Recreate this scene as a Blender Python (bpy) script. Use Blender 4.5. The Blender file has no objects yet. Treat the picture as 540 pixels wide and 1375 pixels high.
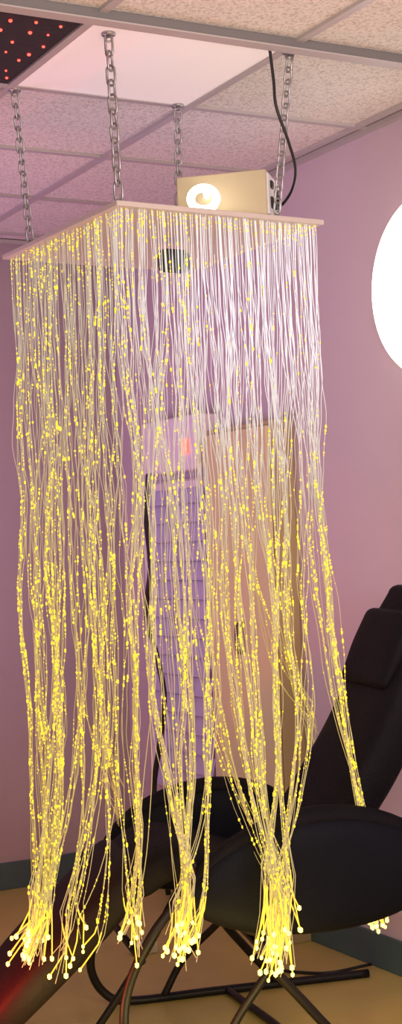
import bpy, math, random
from mathutils import Vector, Matrix
random.seed(31)
scene = bpy.context.scene
coll = scene.collection
try:
    scene.view_settings.view_transform = 'Standard'
except Exception: pass

YAW = math.radians(28.5)
CA, SA = math.cos(YAW), math.sin(YAW)
H = 2.68
def W(p, q, z=0.0):
    return Vector((p*CA-q*SA, p*SA+q*CA, z))

# ---------------------------------------------------------------- materials
def mat(name, col, rough=0.5, metal=0.0, emit=None, estr=0.0, noise=0.08, scale=20.0, bump=0.0, bscale=60.0, spec=0.5):
    m = bpy.data.materials.new(name); m.use_nodes = True
    nt = m.node_tree; b = nt.nodes['Principled BSDF']
    b.inputs['Roughness'].default_value = rough
    b.inputs['Metallic'].default_value = metal
    b.inputs['Specular IOR Level'].default_value = spec
    tc = nt.nodes.new('ShaderNodeTexCoord')
    n = nt.nodes.new('ShaderNodeTexNoise'); n.inputs['Scale'].default_value = scale
    n.inputs['Detail'].default_value = 4
    nt.links.new(tc.outputs['Object'], n.inputs['Vector'])
    mx = nt.nodes.new('ShaderNodeMix'); mx.data_type = 'RGBA'
    a = [max(0, c*(1-noise)) for c in col]; c2 = [min(1, c*(1+noise)) for c in col]
    mx.inputs[6].default_value = (*a, 1); mx.inputs[7].default_value = (*c2, 1)
    nt.links.new(n.outputs['Fac'], mx.inputs[0])
    nt.links.new(mx.outputs[2], b.inputs['Base Color'])
    if emit:
        b.inputs['Emission Color'].default_value = (*emit, 1)
        b.inputs['Emission Strength'].default_value = estr
    if bump:
        n2 = nt.nodes.new('ShaderNodeTexNoise'); n2.inputs['Scale'].default_value = bscale
        n2.inputs['Detail'].default_value = 6
        nt.links.new(tc.outputs['Object'], n2.inputs['Vector'])
        bp = nt.nodes.new('ShaderNodeBump'); bp.inputs['Strength'].default_value = bump
        bp.inputs['Distance'].default_value = 0.01
        nt.links.new(n2.outputs['Fac'], bp.inputs['Height'])
        nt.links.new(bp.outputs['Normal'], b.inputs['Normal'])
    return m

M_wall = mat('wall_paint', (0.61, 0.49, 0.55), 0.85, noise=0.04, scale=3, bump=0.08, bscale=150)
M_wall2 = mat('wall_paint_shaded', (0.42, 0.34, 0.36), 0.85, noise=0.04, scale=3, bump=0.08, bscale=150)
M_floor = mat('floor_vinyl', (0.54, 0.43, 0.13), 0.40, noise=0.18, scale=5, bump=0.03, bscale=80)
M_base = mat('baseboard_teal', (0.06, 0.11, 0.12), 0.5)
M_bar = mat('grid_metal', (0.48, 0.44, 0.43), 0.4, noise=0.03)
M_rail = mat('rail_metal', (0.20, 0.19, 0.19), 0.4, noise=0.03)
M_tileflat = mat('smooth_tile', (0.90, 0.81, 0.78), 0.6, noise=0.02, emit=(1.0, 0.88, 0.85), estr=0.20)  # tile's brightness partly put into the material as a weak glow
M_dark = mat('star_panel_black', (0.018, 0.012, 0.014), 0.7, bump=0.2)
M_red = mat('red_star', (0.8, 0.05, 0.03), 0.4, emit=(1.0, 0.06, 0.04), estr=4.0)
M_chain = mat('zinc_chain', (0.42, 0.41, 0.41), 0.38, metal=0.85, noise=0.2, scale=80)
M_board = mat('board_grey_beige', (0.64, 0.56, 0.50), 0.45, noise=0.05)
M_case = mat('illuminator_beige', (0.54, 0.45, 0.29), 0.55, noise=0.04)
M_casew = mat('illuminator_plate', (0.75, 0.74, 0.72), 0.4)
M_black = mat('black_plastic', (0.012, 0.011, 0.012), 0.45)
M_harn = mat('dark_harness', (0.03, 0.035, 0.03), 0.6)
M_handle = mat('brown_handle', (0.06, 0.045, 0.04), 0.45)
M_ring = mat('glowing_ring', (1, .95, .8), 0.4, emit=(1.0, 0.95, 0.78), estr=4.2)
M_disc = mat('luminous_disc', (1, 1, 1), 0.4, emit=(1.0, 0.97, 0.96), estr=2.8)
M_discrim = mat('disc_rim', (0.9, 0.8, 0.4), 0.4, emit=(1.0, 0.88, 0.60), estr=0.9)
M_bead = mat('fibre_sparkle', (.25, .16, .02), 0.5, emit=(0.95, 0.72, 0.04), estr=1.35)
M_tip = mat('fibre_tip', (.6, .4, .05), 0.4, emit=(1.0, 0.80, 0.16), estr=3.8)
M_stem = mat('fibre_glowing_end', (.6, .4, .05), 0.4, emit=(1.0, 0.66, 0.05), estr=1.2)
M_cab = mat('cream_laminate', (0.74, 0.64, 0.36), 0.5, noise=0.05, scale=4)
M_cabside = mat('laminate_side_shaded', (0.50, 0.38, 0.20), 0.5, noise=0.08, scale=4)  # shade on the cabinet's side painted in as a darker laminate
M_white = mat('white_plastic', (0.88, 0.80, 0.85), 0.4, noise=0.03)
M_blind = mat('lavender_slats', (0.56, 0.51, 0.72), 0.6, noise=0.05)
M_leather = mat('black_upholstery', (0.006, 0.005, 0.0075), 0.65, noise=0.25, scale=9, bump=0.25, bscale=90, spec=0.12)
M_foot = mat('black_foot_upholstery', (0.008, 0.0055, 0.0065), 0.65, noise=0.25, scale=9, bump=0.25, bscale=90, spec=0.18)
M_arm = mat('navy_black_upholstery', (0.004, 0.0045, 0.009), 0.6, noise=0.25, scale=9, bump=0.15, bscale=120, spec=0.12)
M_frame = mat('dark_steel', (0.012, 0.010, 0.011), 0.45, metal=0.1, spec=.3)
M_plug = mat('plug_white', (0.7, 0.68, 0.6), 0.4)

M_ceil = mat('mineral_tile', (0.62, 0.58, 0.55), 0.9, noise=0.05, scale=4, bump=0.4, bscale=160)
nt = M_ceil.node_tree; b = nt.nodes['Principled BSDF']
tc = [n for n in nt.nodes if n.type == 'TEX_COORD'][0]
ns = nt.nodes.new('ShaderNodeTexNoise'); ns.inputs['Scale'].default_value = 130; ns.inputs['Detail'].default_value = 6
nt.links.new(tc.outputs['Object'], ns.inputs['Vector'])
rp = nt.nodes.new('ShaderNodeValToRGB')
rp.color_ramp.elements[0].position = 0.34; rp.color_ramp.elements[0].color = (0.54, 0.50, 0.43, 1)
rp.color_ramp.elements[1].position = 0.54; rp.color_ramp.elements[1].color = (0.80, 0.76, 0.69, 1)
nt.links.new(ns.outputs['Fac'], rp.inputs['Fac']); nt.links.new(rp.outputs['Color'], b.inputs['Base Color'])

# strand material: light box's white light painted into emission near it, golden below
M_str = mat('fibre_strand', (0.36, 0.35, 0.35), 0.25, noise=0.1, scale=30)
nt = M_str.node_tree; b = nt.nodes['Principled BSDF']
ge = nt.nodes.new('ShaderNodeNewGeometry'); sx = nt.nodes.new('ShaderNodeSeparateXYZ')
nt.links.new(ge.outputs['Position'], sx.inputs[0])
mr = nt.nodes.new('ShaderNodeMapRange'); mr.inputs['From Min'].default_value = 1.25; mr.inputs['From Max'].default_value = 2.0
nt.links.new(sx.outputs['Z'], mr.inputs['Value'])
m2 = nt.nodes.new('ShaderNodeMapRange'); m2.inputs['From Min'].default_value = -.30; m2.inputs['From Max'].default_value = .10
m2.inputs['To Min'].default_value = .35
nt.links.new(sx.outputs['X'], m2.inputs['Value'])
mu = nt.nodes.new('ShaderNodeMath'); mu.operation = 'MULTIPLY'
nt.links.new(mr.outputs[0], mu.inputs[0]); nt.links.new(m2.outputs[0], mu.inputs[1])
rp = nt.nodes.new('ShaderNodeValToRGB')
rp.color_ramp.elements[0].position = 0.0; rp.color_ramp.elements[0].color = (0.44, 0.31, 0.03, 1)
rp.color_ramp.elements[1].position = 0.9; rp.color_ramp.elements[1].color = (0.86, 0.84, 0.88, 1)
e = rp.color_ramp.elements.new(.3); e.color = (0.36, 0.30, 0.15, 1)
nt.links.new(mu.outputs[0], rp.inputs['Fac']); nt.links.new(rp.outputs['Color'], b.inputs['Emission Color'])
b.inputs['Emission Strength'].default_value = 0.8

# ---------------------------------------------------------------- helpers
def mesh_obj(name, verts, faces, material, smooth=False):
    me = bpy.data.meshes.new(name); me.from_pydata([tuple(v) for v in verts], [], faces)
    me.validate(); me.update()
    if smooth:
        for f in me.polygons: f.use_smooth = True
    if material: me.materials.append(material)
    o = bpy.data.objects.new(name, me); coll.objects.link(o); return o

def box(name, c, d, material, yaw=YAW, bevel=0.0):
    x, y, z = d[0]/2, d[1]/2, d[2]/2
    v = [(-x,-y,-z),(x,-y,-z),(x,y,-z),(-x,y,-z),(-x,-y,z),(x,-y,z),(x,y,z),(-x,y,z)]
    f = [(0,3,2,1),(4,5,6,7),(0,1,5,4),(1,2,6,5),(2,3,7,6),(3,0,4,7)]
    o = mesh_obj(name, v, f, material)
    o.location = c; o.rotation_euler = (0, 0, yaw)
    if bevel:
        m = o.modifiers.new('bevel', 'BEVEL'); m.width = bevel; m.segments = 3
    return o

def empty(name, loc):
    e = bpy.data.objects.new(name, None); e.location = loc; e.empty_display_size = 0.05
    coll.objects.link(e); return e

def wm(o):
    m = Matrix.Translation(o.location) @ o.rotation_euler.to_matrix().to_4x4()
    if o.parent: m = wm(o.parent) @ o.matrix_parent_inverse @ m
    return m
def parent(o, par):
    inv = wm(par).inverted()
    o.parent = par; o.matrix_parent_inverse = inv; return o

def tag(o, label=None, category=None, kind=None, group=None):
    if label: o['label'] = label
    if category: o['category'] = category
    if kind: o['kind'] = kind
    if group: o['group'] = group
    return o

def catmull(pts, n=8):
    pts = [Vector(p) for p in pts]; out = []
    for i in range(len(pts)-1):
        p0 = pts[i-1] if i > 0 else pts[0]*2-pts[1]
        p1, p2 = pts[i], pts[i+1]
        p3 = pts[i+2] if i+2 < len(pts) else pts[-1]*2-pts[-2]
        for k in range(n):
            t = k/n
            out.append(0.5*((2*p1)+(-p0+p2)*t+(2*p0-5*p1+4*p2-p3)*t*t+(-p0+3*p1-3*p2+p3)*t**3))
    out.append(pts[-1]); return out

def add_tube(V, F, pts, r, sides=8, closed=False, cap=True):
    base = len(V); n = len(pts)
    up = Vector((0.31, 0.83, 0.2)).normalized()
    for i, p in enumerate(pts):
        if closed: t = (pts[(i+1) % n]-pts[i-1])
        else: t = pts[min(i+1, n-1)]-pts[max(i-1, 0)]
        t = t.normalized() if t.length > 1e-9 else Vector((0, 0, 1))
        a = t.cross(up)
        if a.length < 1e-3: a = t.cross(Vector((1, 0, 0)))
        a.normalize(); c = t.cross(a)
        rr = r[i] if isinstance(r, (list, tuple)) else r
        for k in range(sides):
            g = 2*math.pi*k/sides
            V.append(p+a*(math.cos(g)*rr)+c*(math.sin(g)*rr))
    m = n if closed else n-1
    for i in range(m):
        j = (i+1) % n
        for k in range(sides):
            l = (k+1) % sides
            F.append((base+i*sides+k, base+i*sides+l, base+j*sides+l, base+j*sides+k))
    if cap and not closed:
        F.append(tuple(base+k for k in reversed(range(sides))))
        F.append(tuple(base+(n-1)*sides+k for k in range(sides)))

def tube_obj(name, paths, r, material, sides=8, n=8, smooth_path=True):
    V, F = [], []
    for p in paths:
        pts = catmull(p, n) if smooth_path else [Vector(x) for x in p]
        add_tube(V, F, pts, r, sides)
    return mesh_obj(name, V, F, material, True)

ICO_V = []
_t = (1+5**.5)/2
for v in [(-1,_t,0),(1,_t,0),(-1,-_t,0),(1,-_t,0),(0,-1,_t),(0,1,_t),(0,-1,-_t),(0,1,-_t),(_t,0,-1),(_t,0,1),(-_t,0,-1),(-_t,0,1)]:
    ICO_V.append(Vector(v).normalized())
ICO_F = [(0,11,5),(0,5,1),(0,1,7),(0,7,10),(0,10,11),(1,5,9),(5,11,4),(11,10,2),(10,7,6),(7,1,8),(3,9,4),(3,4,2),(3,2,6),(3,6,8),(3,8,9),(4,9,5),(2,4,11),(6,2,10),(8,6,7),(9,8,1)]
def add_ball(V, F, c, r, zs=1.0):
    b0 = len(V)
    for v in ICO_V: V.append(c+Vector((v.x*r, v.y*r, v.z*r*zs)))
    for f in ICO_F: F.append(tuple(b0+i for i in f))

def rot_tube_disc(name, c, r, depth, axis_yaw, material, n=64):
    V, F = [], []
    for s in (-depth/2, depth/2):
        for k in range(n):
            g = 2*math.pi*k/n
            V.append(Vector((s, math.cos(g)*r, math.sin(g)*r)))
    F.append(tuple(reversed(range(n)))); F.append(tuple(range(n, 2*n)))
    for k in range(n):
        l = (k+1) % n; F.append((k, l, n+l, n+k))
    o = mesh_obj(name, V, F, material); o.location = c; o.rotation_euler = (0, 0, axis_yaw); return o

# ---------------------------------------------------------------- room shell
PW, QW = 2.73, 5.74
o = box('floor', W(0.3, 2.6, -0.05), (5.1, 6.6, 0.1), M_floor); tag(o, kind='structure')
o = box('ceiling', W(0.3, 2.6, H+0.05), (5.1, 6.6, 0.1), M_ceil); tag(o, kind='structure')
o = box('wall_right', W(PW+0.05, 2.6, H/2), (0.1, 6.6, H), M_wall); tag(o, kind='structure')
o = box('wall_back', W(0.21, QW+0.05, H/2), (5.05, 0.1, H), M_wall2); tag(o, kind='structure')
o = box('baseboard_right', W(PW-0.006, 2.5, 0.055), (0.012, 6.4, 0.11), M_base, bevel=0.003); tag(o, kind='structure')
o = box('baseboard_back', W(0.19, QW-0.006, 0.055), (4.9, 0.012, 0.11), M_base, bevel=0.003); tag(o, kind='structure')
k = 1
for q in (2.01, 2.61, 3.81, 4.41, 5.01, 5.61):
    o = box('trim_%d' % k, W(0.3, q, H-0.004), (4.84, 0.024, 0.010), M_bar); tag(o, kind='structure'); k += 1
o = box('trim_%d' % k, W(0.3, 3.205, H-0.014), (4.84, 0.026, 0.028), M_rail, bevel=.003); tag(o, kind='structure'); k += 1
o = box('trim_%d' % k, W(0.3, 3.205, H-0.029), (4.84, 0.040, 0.004), M_bar); tag(o, kind='structure'); k += 1
for p in (-1.51, -0.91, -0.31, 0.29, 0.89, 1.52, 2.08, 2.68):
    o = box('trim_%d' % k, W(p, 2.6, H-0.005), (0.024, 6.2, 0.010), M_bar); tag(o, kind='structure'); k += 1
o = box('trim_%d' % k, W(PW-0.010, 2.6, H-0.012), (0.02, 6.2, 0.016), M_bar); tag(o, kind='structure'); k += 1
o = box('trim_%d' % k, W(0.3, QW-0.010, H-0.012), (4.8, 0.02, 0.016), M_bar); tag(o, kind='structure'); k += 1

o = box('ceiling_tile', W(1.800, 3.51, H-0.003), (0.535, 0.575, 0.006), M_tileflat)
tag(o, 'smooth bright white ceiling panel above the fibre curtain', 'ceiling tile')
sp = empty('star_ceiling_panel', W(1.21, 3.51, H-0.002))
tag(sp, 'black ceiling panel dotted with glowing red star lights', 'ceiling panel')
parent(box('panel', W(1.205, 3.51, H-0.003), (0.60, 0.575, 0.006), M_dark), sp)
V, F = [], []
for i in range(8):
    for j in range(8):
        add_ball(V, F, W(0.98+i*0.07+random.uniform(-.014,.014), 3.26+j*0.07+random.uniform(-.014,.014), H-0.007), random.choice((.0035, .0045, .0055)))
parent(tag(mesh_obj('star_light', V, F, M_red), kind='stuff'), sp)

# ---------------------------------------------------------------- luminous disc on wall
dz, dq, dr = 2.135, 3.53, .272
dl = empty('wall_light', W(PW, dq, dz)); tag(dl, 'large round glowing white light on the mauve wall', 'light')
parent(rot_tube_disc('light_disc', W(PW-0.012, dq, dz), dr, 0.02, YAW, M_disc), dl)
V, F = [], []
ring = [W(PW-0.010, dq+math.cos(2*math.pi*i/72)*(dr+.003), dz+math.sin(2*math.pi*i/72)*(dr+.003)) for i in range(72)]
add_tube(V, F, ring, 0.006, 8, closed=True)
parent(mesh_obj('rim', V, F, M_discrim, True), dl)

# ---------------------------------------------------------------- window with blind, control box, cabinet
wq0, wq1, wz0, wz1 = 4.93, 5.47, 0.42, 1.62
def addbox(V, F, c, d):
    a = W(1, 0); bq = W(0, 1)
    b0 = len(V); c = Vector(c)
    for sx_, sy_, sz_ in [(-1,-1,-1),(1,-1,-1),(1,1,-1),(-1,1,-1),(-1,-1,1),(1,-1,1),(1,1,1),(-1,1,1)]:
        V.append(c+a*(sx_*d[0]/2)+bq*(sy_*d[1]/2)+Vector((0, 0, sz_*d[2]/2)))
    for f in [(0,3,2,1),(4,5,6,7),(0,1,5,4),(1,2,6,5),(2,3,7,6),(3,0,4,7)]: F.append(tuple(b0+i for i in f))
V, F = [], []
qc, zc = (wq0+wq1)/2, (wz0+wz1)/2
addbox(V, F, W(PW-0.012, wq0, zc), (0.024, 0.035, wz1-wz0+0.035))
addbox(V, F, W(PW-0.012, wq1, zc), (0.024, 0.035, wz1-wz0+0.035))
addbox(V, F, W(PW-0.012, qc, wz1), (0.024, wq1-wq0, 0.035))
addbox(V, F, W(PW-0.012, qc, wz0), (0.024, wq1-wq0, 0.035))
addbox(V, F, W(PW-0.003, qc, zc), (0.004, wq1-wq0-0.03, wz1-wz0-0.03))
tag(mesh_obj('window_1', V, F, M_white), kind='structure')
wb = empty('window_blind', W(PW-0.03, qc, wz0)); tag(wb, 'lavender horizontal slat blind over the window', 'blind')
V, F = [], []
nz = 16
for i in range(nz):
    z = wz0+0.03+(wz1-wz0-0.07)*i/(nz-1)
    b0 = len(V)
    for (dp, dz_) in ((-0.007, -0.036), (0.010, 0.034)):
        for dq_ in (-0.25, 0.25):
            V.append(W(PW-0.030+dp, qc+dq_, z+dz_)); V.append(W(PW-0.0285+dp, qc+dq_, z+dz_))
    F += [(b0, b0+2, b0+6, b0+4), (b0+1, b0+5, b0+7, b0+3), (b0, b0+1, b0+3, b0+2), (b0+4, b0+6, b0+7, b0+5), (b0, b0+4, b0+5, b0+1), (b0+2, b0+3, b0+7, b0+6)]
parent(mesh_obj('slats', V, F, M_blind), wb)
parent(box('head_rail', W(PW-0.032, qc, wz1-0.005), (0.03, 0.50, 0.03), M_white, bevel=0.004), wb)

cb = empty('control_box', W(PW-0.06, 5.06, 1.65)); tag(cb, 'white wall-mounted control box with small red display', 'control box')
parent(box('housing', W(PW-0.06, 5.06, 1.765), (0.118, 0.45, 0.21), M_white, bevel=0.012), cb)
parent(box('display', W(PW-0.121, 4.91, 1.75), (0.006, 0.055, 0.055), M_red, bevel=0.002), cb)
cp = 2.57
pts = [W(PW-0.124, 5.22, 1.665), W(cp+.02, 5.225, 1.5), W(cp, 5.165, 1.30), W(cp, 5.215, 1.12), W(cp, 5.14, 0.95), W(cp, 5.09, 0.80), W(cp, 5.14, 0.62), W(cp, 5.21, 0.42), W(cp+.02, 5.20, 0.20), W(cp+.04, 5.20, 0.012)]
parent(tag(tube_obj('power_cord', [pts], 0.0115, M_black), 'black hanging power cord'), cb)

CQ = 4.565
cab = empty('tall_cabinet', W(PW-0.045, CQ, 0.0)); tag(cab, 'tall narrow cream laminate cabinet against the mauve wall', 'cabinet')
parent(box('body', W(PW-0.046, CQ, 0.90), (0.090, 0.46, 1.80), M_cabside, bevel=0.004), cab)
d1 = parent(box('door', W(PW-0.100, CQ, 0.92), (0.016, 0.45, 1.72), M_cab, bevel=0.004), cab)
parent(tube_obj('handle', [[W(PW-0.108, 4.55, 0.99), W(PW-0.132, 4.55, 1.00), W(PW-0.132, 4.55, 1.08), W(PW-0.108, 4.55, 1.09)]], 0.009, M_handle), d1)

# ---------------------------------------------------------------- suspended board + fibres
P0, P1, Q0, Q1 = 1.605, 2.245, 3.335, 4.07
BY = math.radians(2.2)
def B(p, q, z=0.0):
    a, c = p-P0, q-Q0
    return W(P0+a*math.cos(BY)-c*math.sin(BY), Q0+a*math.sin(BY)+c*math.cos(BY), z)
BZ = 2.248
cur = empty('fibre_optic_curtain', B((P0+P1)/2, (Q0+Q1)/2, BZ))
tag(cur, 'hanging rectangular board with curtain of glowing yellow fibre optic strands', 'fibre optic curtain')
parent(box('board', B((P0+P1)/2, (Q0+Q1)/2, BZ), (P1-P0, Q1-Q0, 0.014), M_board, yaw=YAW+BY, bevel=0.003), cur)
parent(box('fibre_harness', B(1.94, 3.64, BZ-0.070), (0.09, 0.05, 0.065), M_harn, yaw=YAW+BY, bevel=0.018), cur)

CL = {  # neck xyz , tip xyz
 1: ((-.440, 3.76, .50), (-.480, 3.75, .360)),
 2: ((-.366, 3.74, .49), (-.387, 3.72, .350)),
 3: ((-.318, 3.74, .50), (-.333, 3.71, .39)),
 4: ((-.204, 3.72, .51), (-.209, 3.68, .40)),
 5: ((-.075, 3.66, .54), (-.089, 3.62, .385)),
 6: (( .154, 3.72, .54), ( .137, 3.68, .345)),
 7: (( .190, 3.76, .58), ( .208, 3.74, .425)),
 8: (( .400, 3.97, .63), ( .452, 4.07, .315)),
 9: ((-.275, 4.30, .68), (-.265, 4.30, .60)),
 10:(( .300, 4.50, .84), ( .305, 4.50, .76)),
}
strands = []
def pick(r, table):
    for lim, c in table:
        if r < lim: return c
    return table[-1][1]
def add_strand(p, q, c, sub): strands.append((p, q, c, sub))
n_ = 102
for i in range(n_):      # left-hand edge
    e = (i+random.random())/n_
    if .82 < e < 1.0 and random.random() < .25: continue
    q = Q1-0.01-e*(Q1-Q0-0.02); p = P0+0.012+abs(random.gauss(0, .015))
    c = pick(e+random.gauss(0, .05), [(.55, 1), (.72, 2), (.82, 3), (9, 4)])
    if .35 < e < .8 and random.random() < .25: c = 9
    add_strand(p, q, c, ('L', int(e*13)))
n_ = 118
for i in range(n_):      # front edge
    e = (i+random.random())/n_
    if e < .10 and random.random() < .3: continue
    p = P0+0.01+e*(P1-P0-0.02); q = Q0+0.012+abs(random.gauss(0, .015))
    c = pick(e+random.gauss(0, .03), [(.08, 4), (.42, 5), (.85, 6), (.90, 7), (9, 8)])
    add_strand(p, q, c, ('F', int(e*13)))
n_ = 38
for i in range(n_):       # far right edge
    e = (i+random.random())/n_
    q = Q0+0.01+e*(Q1-Q0-0.02); p = P1-0.012-abs(random.gauss(0, .012))
    c = pick(e+random.gauss(0, .05), [(.25, 8), (.65, 10), (9, 6)])
    add_strand(p, q, c, ('R', int(e*8)))
n_ = 28
for i in range(n_):       # far edge
    e = (i+random.random())/n_
    p = P0+0.01+e*(P1-P0-0.02); q = Q1-0.012-abs(random.gauss(0, .012))
    c = pick(e, [(.35, 1), (.6, 9), (.85, 5), (9, 6)])
    add_strand(p, q, c, ('B', int(e*7)))
for i in range(18):       # inner rows
    p = random.uniform(P0+.06, P1-.06); q = random.uniform(Q0+.06, Q1-.06)
    x = W(p, q); r = x.x/x.y
    c = pick(r+random.gauss(0, .006), [(-.09, 1), (-.07, 2), (-.035, 4), (.0, 5), (.06, 6), (9, 10)])
    add_strand(p, q, c, ('I', int(p*9), int(q*9)))
subs = {}
for s in strands:
    subs.setdefault((s[3], s[2]), []).append(B(s[0], s[1]))
subc = {}
for kx, l in subs.items():
    m = sum(l, Vector())/len(l)
    subc[kx] = (m+Vector((random.gauss(0, .013), random.gauss(0, .010), 0)), random.uniform(0, 6.28), random.uniform(0, 6.28), random.uniform(.005, .016), Vector((random.gauss(0, .015), random.gauss(0, .010), random.gauss(0,.03))))
SV, SF, BV, BF, TV, TF, EV, EF = [], [], [], [], [], [], [], []
N = 50
for (p, q, c, sb) in strands:
    T = B(p, q, BZ-0.007); nk, tp = CL[c]
    m, ph1, ph2, amp, nj = subc[(sb, c)]
    if c == 8: nj = nj*.3
    nk = Vector(nk)+nj+Vector((random.gauss(0, .007), random.gauss(0, .008), 0))
    sc = {1: 1.0, 6: 1.0, 5: .85}.get(c, .75)
    if c in (9, 10): sc = .5
    ang = random.uniform(0, 6.28); rad = .056*random.random()**.8*sc
    tip = Vector(tp)+nj*0.4+Vector((math.cos(ang)*rad, math.sin(ang)*rad*.6, random.uniform(-.035, .06)))
    f1, f2, f3 = random.uniform(0, 6.28), random.uniform(0, 6.28), random.uniform(0, 6.28)
    loose = random.random() < .16
    a1 = random.uniform(.002, .006)*(2.6 if loose else 1); a2 = random.uniform(.0010, .0030)
    w2 = random.uniform(28, 50)
    pts = []
    hmax = random.uniform(.35, .9)
    ex = random.uniform(6, 10)
    if c == 8: ex = random.uniform(3, 4)
    for i in range(N+1):
        t = i/N
        z = T.z+(nk.z-T.z)*t
        hh = min(1, t*1.4); hh = hh*hh*(3-2*hh)*hmax
        x = T.x+(m.x-T.x)*hh; y = T.y+(m.y-T.y)*hh
        ramp = min(1, t*3)*(1 if t < .8 else (1-t)*5*.8+.2)
        x += amp*math.sin(z*5.5+ph1)*ramp+amp*.4*math.sin(z*13+ph2)*ramp
        y += amp*.7*math.cos(z*4.7+ph2)*ramp
        x += a1*math.sin(z*11+f1)*ramp+a2*math.sin(z*w2+f2)*min(1, t*5)
        y += a1*math.sin(z*9+f3)*ramp
        g = .13*t+.87*t**ex
        x += (nk.x-x)*g; y += (nk.y-y)*g
        pts.append(Vector((x, y, z)))
    last = pts[-1]
    mid = last.lerp(tip, .5); mid.x -= (tip.x-last.x)*.22; mid.y -= (tip.y-last.y)*.22
    pts += [last.lerp(mid, .5), mid, mid.lerp(tip, .5), tip]
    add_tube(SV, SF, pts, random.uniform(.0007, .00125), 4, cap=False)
    e_right = (T.x/T.y) > .0
    left = (T.x/T.y) < -.06
    nb = random.randint(9, 30)+(6 if left else 0)      # bursts of sparkle
    if random.random() < .15: nb = 2
    for _ in range(nb):
        t = random.random()
        if random.random() < .32: t = .5+.5*t
        if e_right and t < .36 and random.random() < .80: continue
        for kk in range(random.choice((1, 1, 2, 2, 3, 4))):
            tt = t+kk*random.uniform(.004, .010)
            if tt >= .99: break
            f = tt*(len(pts)-4); i = int(f)
            add_ball(BV, BF, pts[i].lerp(pts[i+1], f-i), random.choice((.0012, .0015, .0017, .0020, .0024, .0032)), random.uniform(1.0, 2.6))
    for _ in range(2):
        add_ball(BV, BF, pts[0].lerp(pts[1], random.random()), .0020)
    if c not in (9, 10) and (random.random() < .45 or c == 8):
        add_tube(EV, EF, [pts[-4], pts[-3], pts[-2], tip], .0017, 4)
        add_ball(TV, TF, tip, random.uniform(.0040, .0068), 1.35)
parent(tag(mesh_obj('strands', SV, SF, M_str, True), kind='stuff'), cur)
parent(tag(mesh_obj('sparkles', BV, BF, M_bead, True), 'tiny glowing yellow sparkle points along the strands', kind='stuff'), cur)
parent(tag(mesh_obj('strand_tips', TV, TF, M_tip, True), 'bright yellow glowing strand end tips', kind='stuff'), cur)
parent(tag(mesh_obj('strand_ends', EV, EF, M_stem, True), 'glowing golden lower ends of the strands', kind='stuff'), cur)

# ---------------------------------------------------------------- chains
def chain(top, bot, pitch, lw, wr, label, twist):
    V, F = [], []
    top, bot = Vector(top), Vector(bot); L = (top-bot).length; n = int(L/pitch); d = (bot-top).normalized()
    ax = d.cross(Vector((0, 1, 0))).normalized(); ay = d.cross(ax)
    pitch = L/n
    for i in range(n):
        c = top+d*(pitch*(i+.5)); g = twist+(math.pi/2)*(i % 2)+random.uniform(-.2, .2)
        a = ax*math.cos(g)+ay*math.sin(g); hl = pitch*.5+wr*2.0-lw*.5; pts = []
        for k in range(20):
            th = 2*math.pi*k/20
            off = hl if math.cos(th) > 0 else -hl
            if abs(math.cos(th)) < 1e-6: off = 0
            pts.append(c+d*(off+math.cos(th)*lw*.5)+a*(math.sin(th)*lw*.5))
        add_tube(V, F, pts, wr, 6, closed=True)
    e = top
    ringp = [e+Vector((math.cos(2*math.pi*k/16)*.010, 0, .004+math.sin(2*math.pi*k/16)*.010)) for k in range(16)]
    add_tube(V, F, ringp, .0025, 6, closed=True)
    b0 = len(V)
    for zz in (0.010, 0.016):
        for k in range(16): V.append(e+Vector((math.cos(2*math.pi*k/16)*.018, math.sin(2*math.pi*k/16)*.018, zz)))
    F.append(tuple(b0+k for k in reversed(range(16)))); F.append(tuple(b0+16+k for k in range(16)))
    for k in range(16): l = (k+1) % 16; F.append((b0+k, b0+l, b0+16+l, b0+16+k))
    ringp = [bot+Vector((math.cos(2*math.pi*k/16)*.008, 0, -.003+math.sin(2*math.pi*k/16)*.008)) for k in range(16)]
    add_tube(V, F, ringp, .002, 6, closed=True)
    o = mesh_obj('chain', V, F, M_chain, True)
    tag(o, label, 'chain', group='steel chains suspending the board'); return o
zt, zb = H-0.022, BZ+0.018
lab = 'grey steel link chain holding the fibre board from ceiling'
chain(W(1.595, 3.325, zt), B(1.622, 3.355, zb), .034, .023, .0034, lab, .6)
chain(W(1.54, 3.83, zt), B(1.620, 3.90, zb), .030, .020, .0030, lab, .3)
chain(W(2.10, 3.275, zt), B(2.10, 3.350, zb), .031, .021, .0030, lab, .9)
chain(W(2.04, 3.80, zt), B(2.07, 3.83, zb), .030, .020, .0030, lab, .2)

# ---------------------------------------------------------------- illuminator
ZB = BZ+0.0085
by = math.radians(-14)
IL = Vector((0.110, 4.07, ZB))
il = empty('light_box', IL); tag(il, 'beige metal fibre optic light box on the hanging board', 'light box')
il.rotation_euler = (0, 0, by)
R = Matrix.Rotation(by, 4, 'Z')
def L(x, y, z): return IL+R @ Vector((x, y, z))
parent(box('housing', L(0, 0, 0.066), (0.25, 0.17, 0.125), M_case, yaw=by, bevel=0.004), il)
parent(box('end_plate', L(0.127, 0, 0.064), (0.006, 0.155, 0.112), M_casew, yaw=by, bevel=0.002), il)
parent(box('power_socket', L(0.132, -0.035, 0.045), (0.008, 0.035, 0.030), M_black, yaw=by, bevel=0.002), il)
parent(box('switch', L(0.132, -0.040, 0.094), (0.008, 0.026, 0.020), M_black, yaw=by, bevel=0.002), il)
V, F = [], []
for r_ in (.030, .020, .010):
    add_tube(V, F, [L(0.132, 0.03+math.cos(2*math.pi*k/24)*r_, 0.066+math.sin(2*math.pi*k/24)*r_) for k in range(24)], .003, 6, closed=True)
parent(mesh_obj('fan_grille', V, F, M_black, True), il)
V, F = [], []
rc = L(-0.026, -0.185, 0.039)
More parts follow.
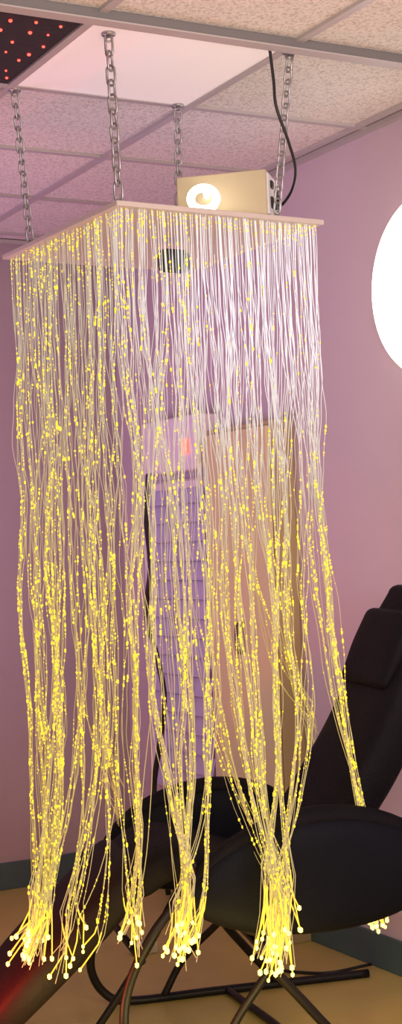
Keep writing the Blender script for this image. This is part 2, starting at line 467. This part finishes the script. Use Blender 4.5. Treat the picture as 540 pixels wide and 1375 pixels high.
add_tube(V, F, [rc+Vector((math.cos(2*math.pi*k/40)*.034, 0, math.sin(2*math.pi*k/40)*.029)) for k in range(40)], .0110, 12, closed=True)
add_tube(V, F, [rc+Vector((.0, .0, .026)), rc+Vector((.005, .03, .03)), rc+Vector((.01, .102, .03))], .008, 8)
parent(tag(mesh_obj('glowing_fibre_loop', V, F, M_ring, True), 'loop of fibre bundle glowing white'), il)
o = tube_obj('power_cord', [[W(2.012, 3.235, H-0.002), W(2.025, 3.24, 2.58), W(2.03, 3.24, 2.51), W(2.075, 3.26, 2.43), W(2.12, 3.30, 2.37), W(2.145, 3.36, 2.33), W(2.155, 3.43, 2.305), L(0.146, -0.035, 0.048), L(0.134, -0.035, 0.045)]], 0.0042, M_black)
parent(tag(o, 'black power cord running up to the ceiling'), il)

# ---------------------------------------------------------------- reclining chair
CH = math.radians(14)
fv = Vector((-math.cos(CH), -math.sin(CH), 0)); wv = Vector((-math.sin(CH), math.cos(CH), 0))
O = Vector((0.147, 4.21, 0))
def C(s, t, z): return O+fv*s+wv*t+Vector((0, 0, z))
chair = empty('reclining_chair', O); tag(chair, 'black upholstered reclining lounge chair with curved armrests and steel frame', 'lounge chair')
def loft(name, st, material, expo=0.55, nc=28, t0=0.0, npath=6):
    cs = catmull([Vector((a[0], 0, a[1])) for a in st], npath)
    ws = catmull([Vector((a[2], a[3], 0)) for a in st], npath)
    V, F = [], []; n = len(cs); rings = []
    for i in range(n):
        t = (cs[min(i+1, n-1)]-cs[max(i-1, 0)]).normalized()
        rings.append((cs[i], t, ws[i].x, ws[i].y))
    c0, t_0, w0, h0 = rings[0]; c1, t_1, w1, h1 = rings[-1]
    pre = []; post = []
    for kk in (0, 1, 2, 3):
        a = math.radians(90-kk*22)
        pre.append((c0-t_0*(h0*math.sin(a)*.9), t_0, w0-h0*(1-math.cos(a)), max(.002, h0*math.cos(a))))
        post.append((c1+t_1*(h1*math.sin(a)*.9), t_1, w1-h1*(1-math.cos(a)), max(.002, h1*math.cos(a))))
    rings = pre+rings+post[::-1]
    for (c, t, hw, hh) in rings:
        nrm = Vector((-t.z, 0, t.x))
        for k in range(nc):
            g = 2*math.pi*k/nc
            cc, ss = math.cos(g), math.sin(g)
            u = math.copysign(abs(cc)**expo, cc)*hw; v = math.copysign(abs(ss)**expo, ss)*hh
            pz = c+nrm*v
            V.append(C(pz.x, t0+u, pz.z))
    m = len(rings)
    for i in range(m-1):
        for k in range(nc):
            l = (k+1) % nc; F.append((i*nc+k, i*nc+l, (i+1)*nc+l, (i+1)*nc+k))
    F.append(tuple(range(nc))[::-1]); F.append(tuple((m-1)*nc+k for k in range(nc)))
    return parent(mesh_obj(name, V, F, material, True), chair)
loft('backrest', [(-.08, .48, .205, .075), (-.19, .62, .215, .08), (-.30, .78, .22, .08), (-.385, .95, .21, .072), (-.435, 1.10, .175, .055), (-.46, 1.205, .10, .035)], M_leather)
loft('headrest', [(-.322, .975, .175, .03), (-.366, 1.055, .18, .042), (-.400, 1.14, .17, .032)], M_leather, expo=.7)
loft('seat', [(-.05, .45, .22, .055), (.08, .46, .225, .06), (.22, .51, .225, .06), (.32, .53, .22, .055), (.40, .49, .21, .055)], M_leather)
loft('leg_rest', [(.43, .49, .215, .06), (.54, .385, .215, .065), (.67, .265, .21, .065), (.79, .150, .20, .055)], M_foot)
def arm(t0, s0, ls, z0=.495, lz=.155, name='armrest'):
    V, F = [], []; nu, nv = 48, 20
    def outline(cx, sz):
        return math.copysign(abs(sz)**1.12, sz)*lz*(1.0 if sz > 0 else 1.0+.10*cx)
    for j in range(nv+1):
        ph = -math.pi/2+math.pi*j/nv
        cp_ = max(.0, math.cos(ph))**.55; sp_ = math.copysign(abs(math.sin(ph))**.8, math.sin(ph))
        for i in range(nu):
            g = 2*math.pi*i/nu
            cx, sz = math.cos(g), math.sin(g)
            V.append(C(s0-cx*ls*cp_, t0+sp_*.050, z0+outline(cx, sz)*cp_-.02*cx*cx*cp_+(.015*cx)*cp_))
    for j in range(nv):
        for i in range(nu):
            l = (i+1) % nu; F.append((j*nu+i, j*nu+l, (j+1)*nu+l, (j+1)*nu+i))
    a = parent(mesh_obj(name, V, F, M_arm, True), chair)
    V, F = [], []
    pts = []
    for i in range(29):
        g = math.pi*(.02+.96*i/28)
        cx, sz = math.cos(g), math.sin(g)
        pts.append(C(s0-cx*ls*.97, t0, z0+abs(sz)**1.12*lz*.95-.02*cx*cx+.015*cx))
    add_tube(V, F, pts, [.010+.022*math.sin(math.pi*i/28) for i in range(29)], 12)
    parent(mesh_obj('arm_pad', V, F, M_leather, True), a)
arm(-.30, -.05, .355)
arm(.30, .10, .33)
tr = .013
for sgn in (-1, 1):
    t = .27*sgn
    if sgn > 0: tf, se, sm = .36, -.42, .46
    else: tf, se, sm = -.27, -.62, .475
    pts = [C(se, tf, tr), C(-.2, tf, tr), C(.1, tf, tr), C(sm-.12, tf, tr), C(sm-.04, tf, .045), C(sm, tf*.97, .13), C(sm-.02, tf*.9, .24), C(.39, t*.9, .36), C(.30, t*.80, .45)]
    parent(tube_obj('side_rail', [pts], tr, M_frame, 10), chair)
    pts = [C(-.13, tf, tr), C(-.02, tf*.98, .14), C(.08, t*.95, .27), C(.12, t*.8, .42)]
    parent(tube_obj('leg', [pts], tr, M_frame, 10), chair)
    pts = [C(.24, tf, tr), C(.17, tf*.97, .13), C(.06, t*.95, .27), C(-.04, t*.8, .42)]
    parent(tube_obj('leg', [pts], tr*.85, M_frame, 10), chair)
    pts = [C(.28, t, .55), C(.22, t*.98, .42), C(.10, t*.92, .34), C(-.08, t*.9, .36), C(-.2, t*.8, .50)]
    parent(tube_obj('seat_bracket', [pts], .009, M_frame, 8), chair)
parent(tube_obj('cross_bar', [[C(.04, .36, tr), C(.0, .0, tr+.002), C(-.02, -.27, tr)]], tr*.9, M_frame, 10), chair)
parent(tube_obj('cross_bar', [[C(.42, -.25, .30), C(.42, 0, .30), C(.42, .27, .30)]], tr*.8, M_frame, 10), chair)
parent(tube_obj('cross_bar', [[C(.08, -.25, .28), C(.08, 0, .29), C(.08, .26, .28)]], tr*.8, M_frame, 10), chair)
parent(tube_obj('foot_strut', [[C(.50, .10, .012), C(.42, .09, .12), C(.33, .07, .26), C(.24, .05, .42)]], .011, M_frame, 10), chair)

# ---------------------------------------------------------------- small things on floor
pl = tube_obj('extension_lead', [[W(PW-.03, 3.95, .012), W(PW-.2, 3.98, .006), W(PW-.3, 4.15, .006), W(PW-.15, 4.3, .006), W(PW-.12, 4.5, .006)]], .005, M_black)
tag(pl, 'thin black extension lead lying on floor beside wall', 'cable')
pw = box('power_plug', W(PW-.33, 4.05, .018), (.05, .035, .034), M_plug, bevel=.006); tag(pw, 'small white power plug lying on the floor', 'plug')
pw = box('power_adapter', W(PW-.55, 4.55, .018), (.09, .05, .036), M_plug, bevel=.006); tag(pw, 'pale power adapter block lying on the floor', 'adapter')

# ---------------------------------------------------------------- lights
def light(kind, name, loc, energy, color, size=.1, target=None):
    l = bpy.data.lights.new(name, kind); l.energy = energy; l.color = color
    if kind == 'AREA': l.size = size
    else: l.shadow_soft_size = size
    o = bpy.data.objects.new(name, l); o.location = loc; coll.objects.link(o)
    if target is not None:
        o.rotation_euler = (Vector(target)-Vector(loc)).to_track_quat('-Z', 'Y').to_euler()
    return o
light('AREA', 'key_lamp', (0.3, 1.2, 1.9), 34, (1.0, .90, .78), 1.1, (0.5, 3.6, 2.68))
light('AREA', 'violet_lamp', (-1.6, 4.7, 1.2), 14, (.82, .50, 1.0), .8, (-.5, 5.6, 2.6))
light('AREA', 'pink_lamp', (1.2, 1.6, 1.5), 23, (1.0, .75, .83), .7, (.9, 4.6, 1.5))
light('POINT', 'red_lamp', (-.72, 3.70, .30), 16, (1.0, .04, .02), .04)
for x, y, z, e in ((-.44, 3.70, .22, 1.6), (-.09, 3.58, .22, 2.2), (.137, 3.62, .18, 2.8)):
    light('POINT', 'fibre_glow', (x, y, z), e, (1.0, .80, .22), .012)
wd = bpy.data.worlds.new('world'); scene.world = wd; wd.use_nodes = True
bg = wd.node_tree.nodes['Background']; bg.inputs[0].default_value = (.92, .78, .80, 1); bg.inputs[1].default_value = .25

# ---------------------------------------------------------------- camera
cam = bpy.data.cameras.new('camera'); co = bpy.data.objects.new('camera', cam); coll.objects.link(co)
cam.sensor_fit = 'VERTICAL'; cam.sensor_height = 24; cam.sensor_width = 24*540/1375
cam.lens = 1980/1375*24
co.matrix_world = Matrix.Translation((0, 0, 1.38)) @ Matrix.Rotation(math.radians(90+1.244), 4, 'X') @ Matrix.Rotation(math.radians(-2.29), 4, 'Z')
scene.camera = co
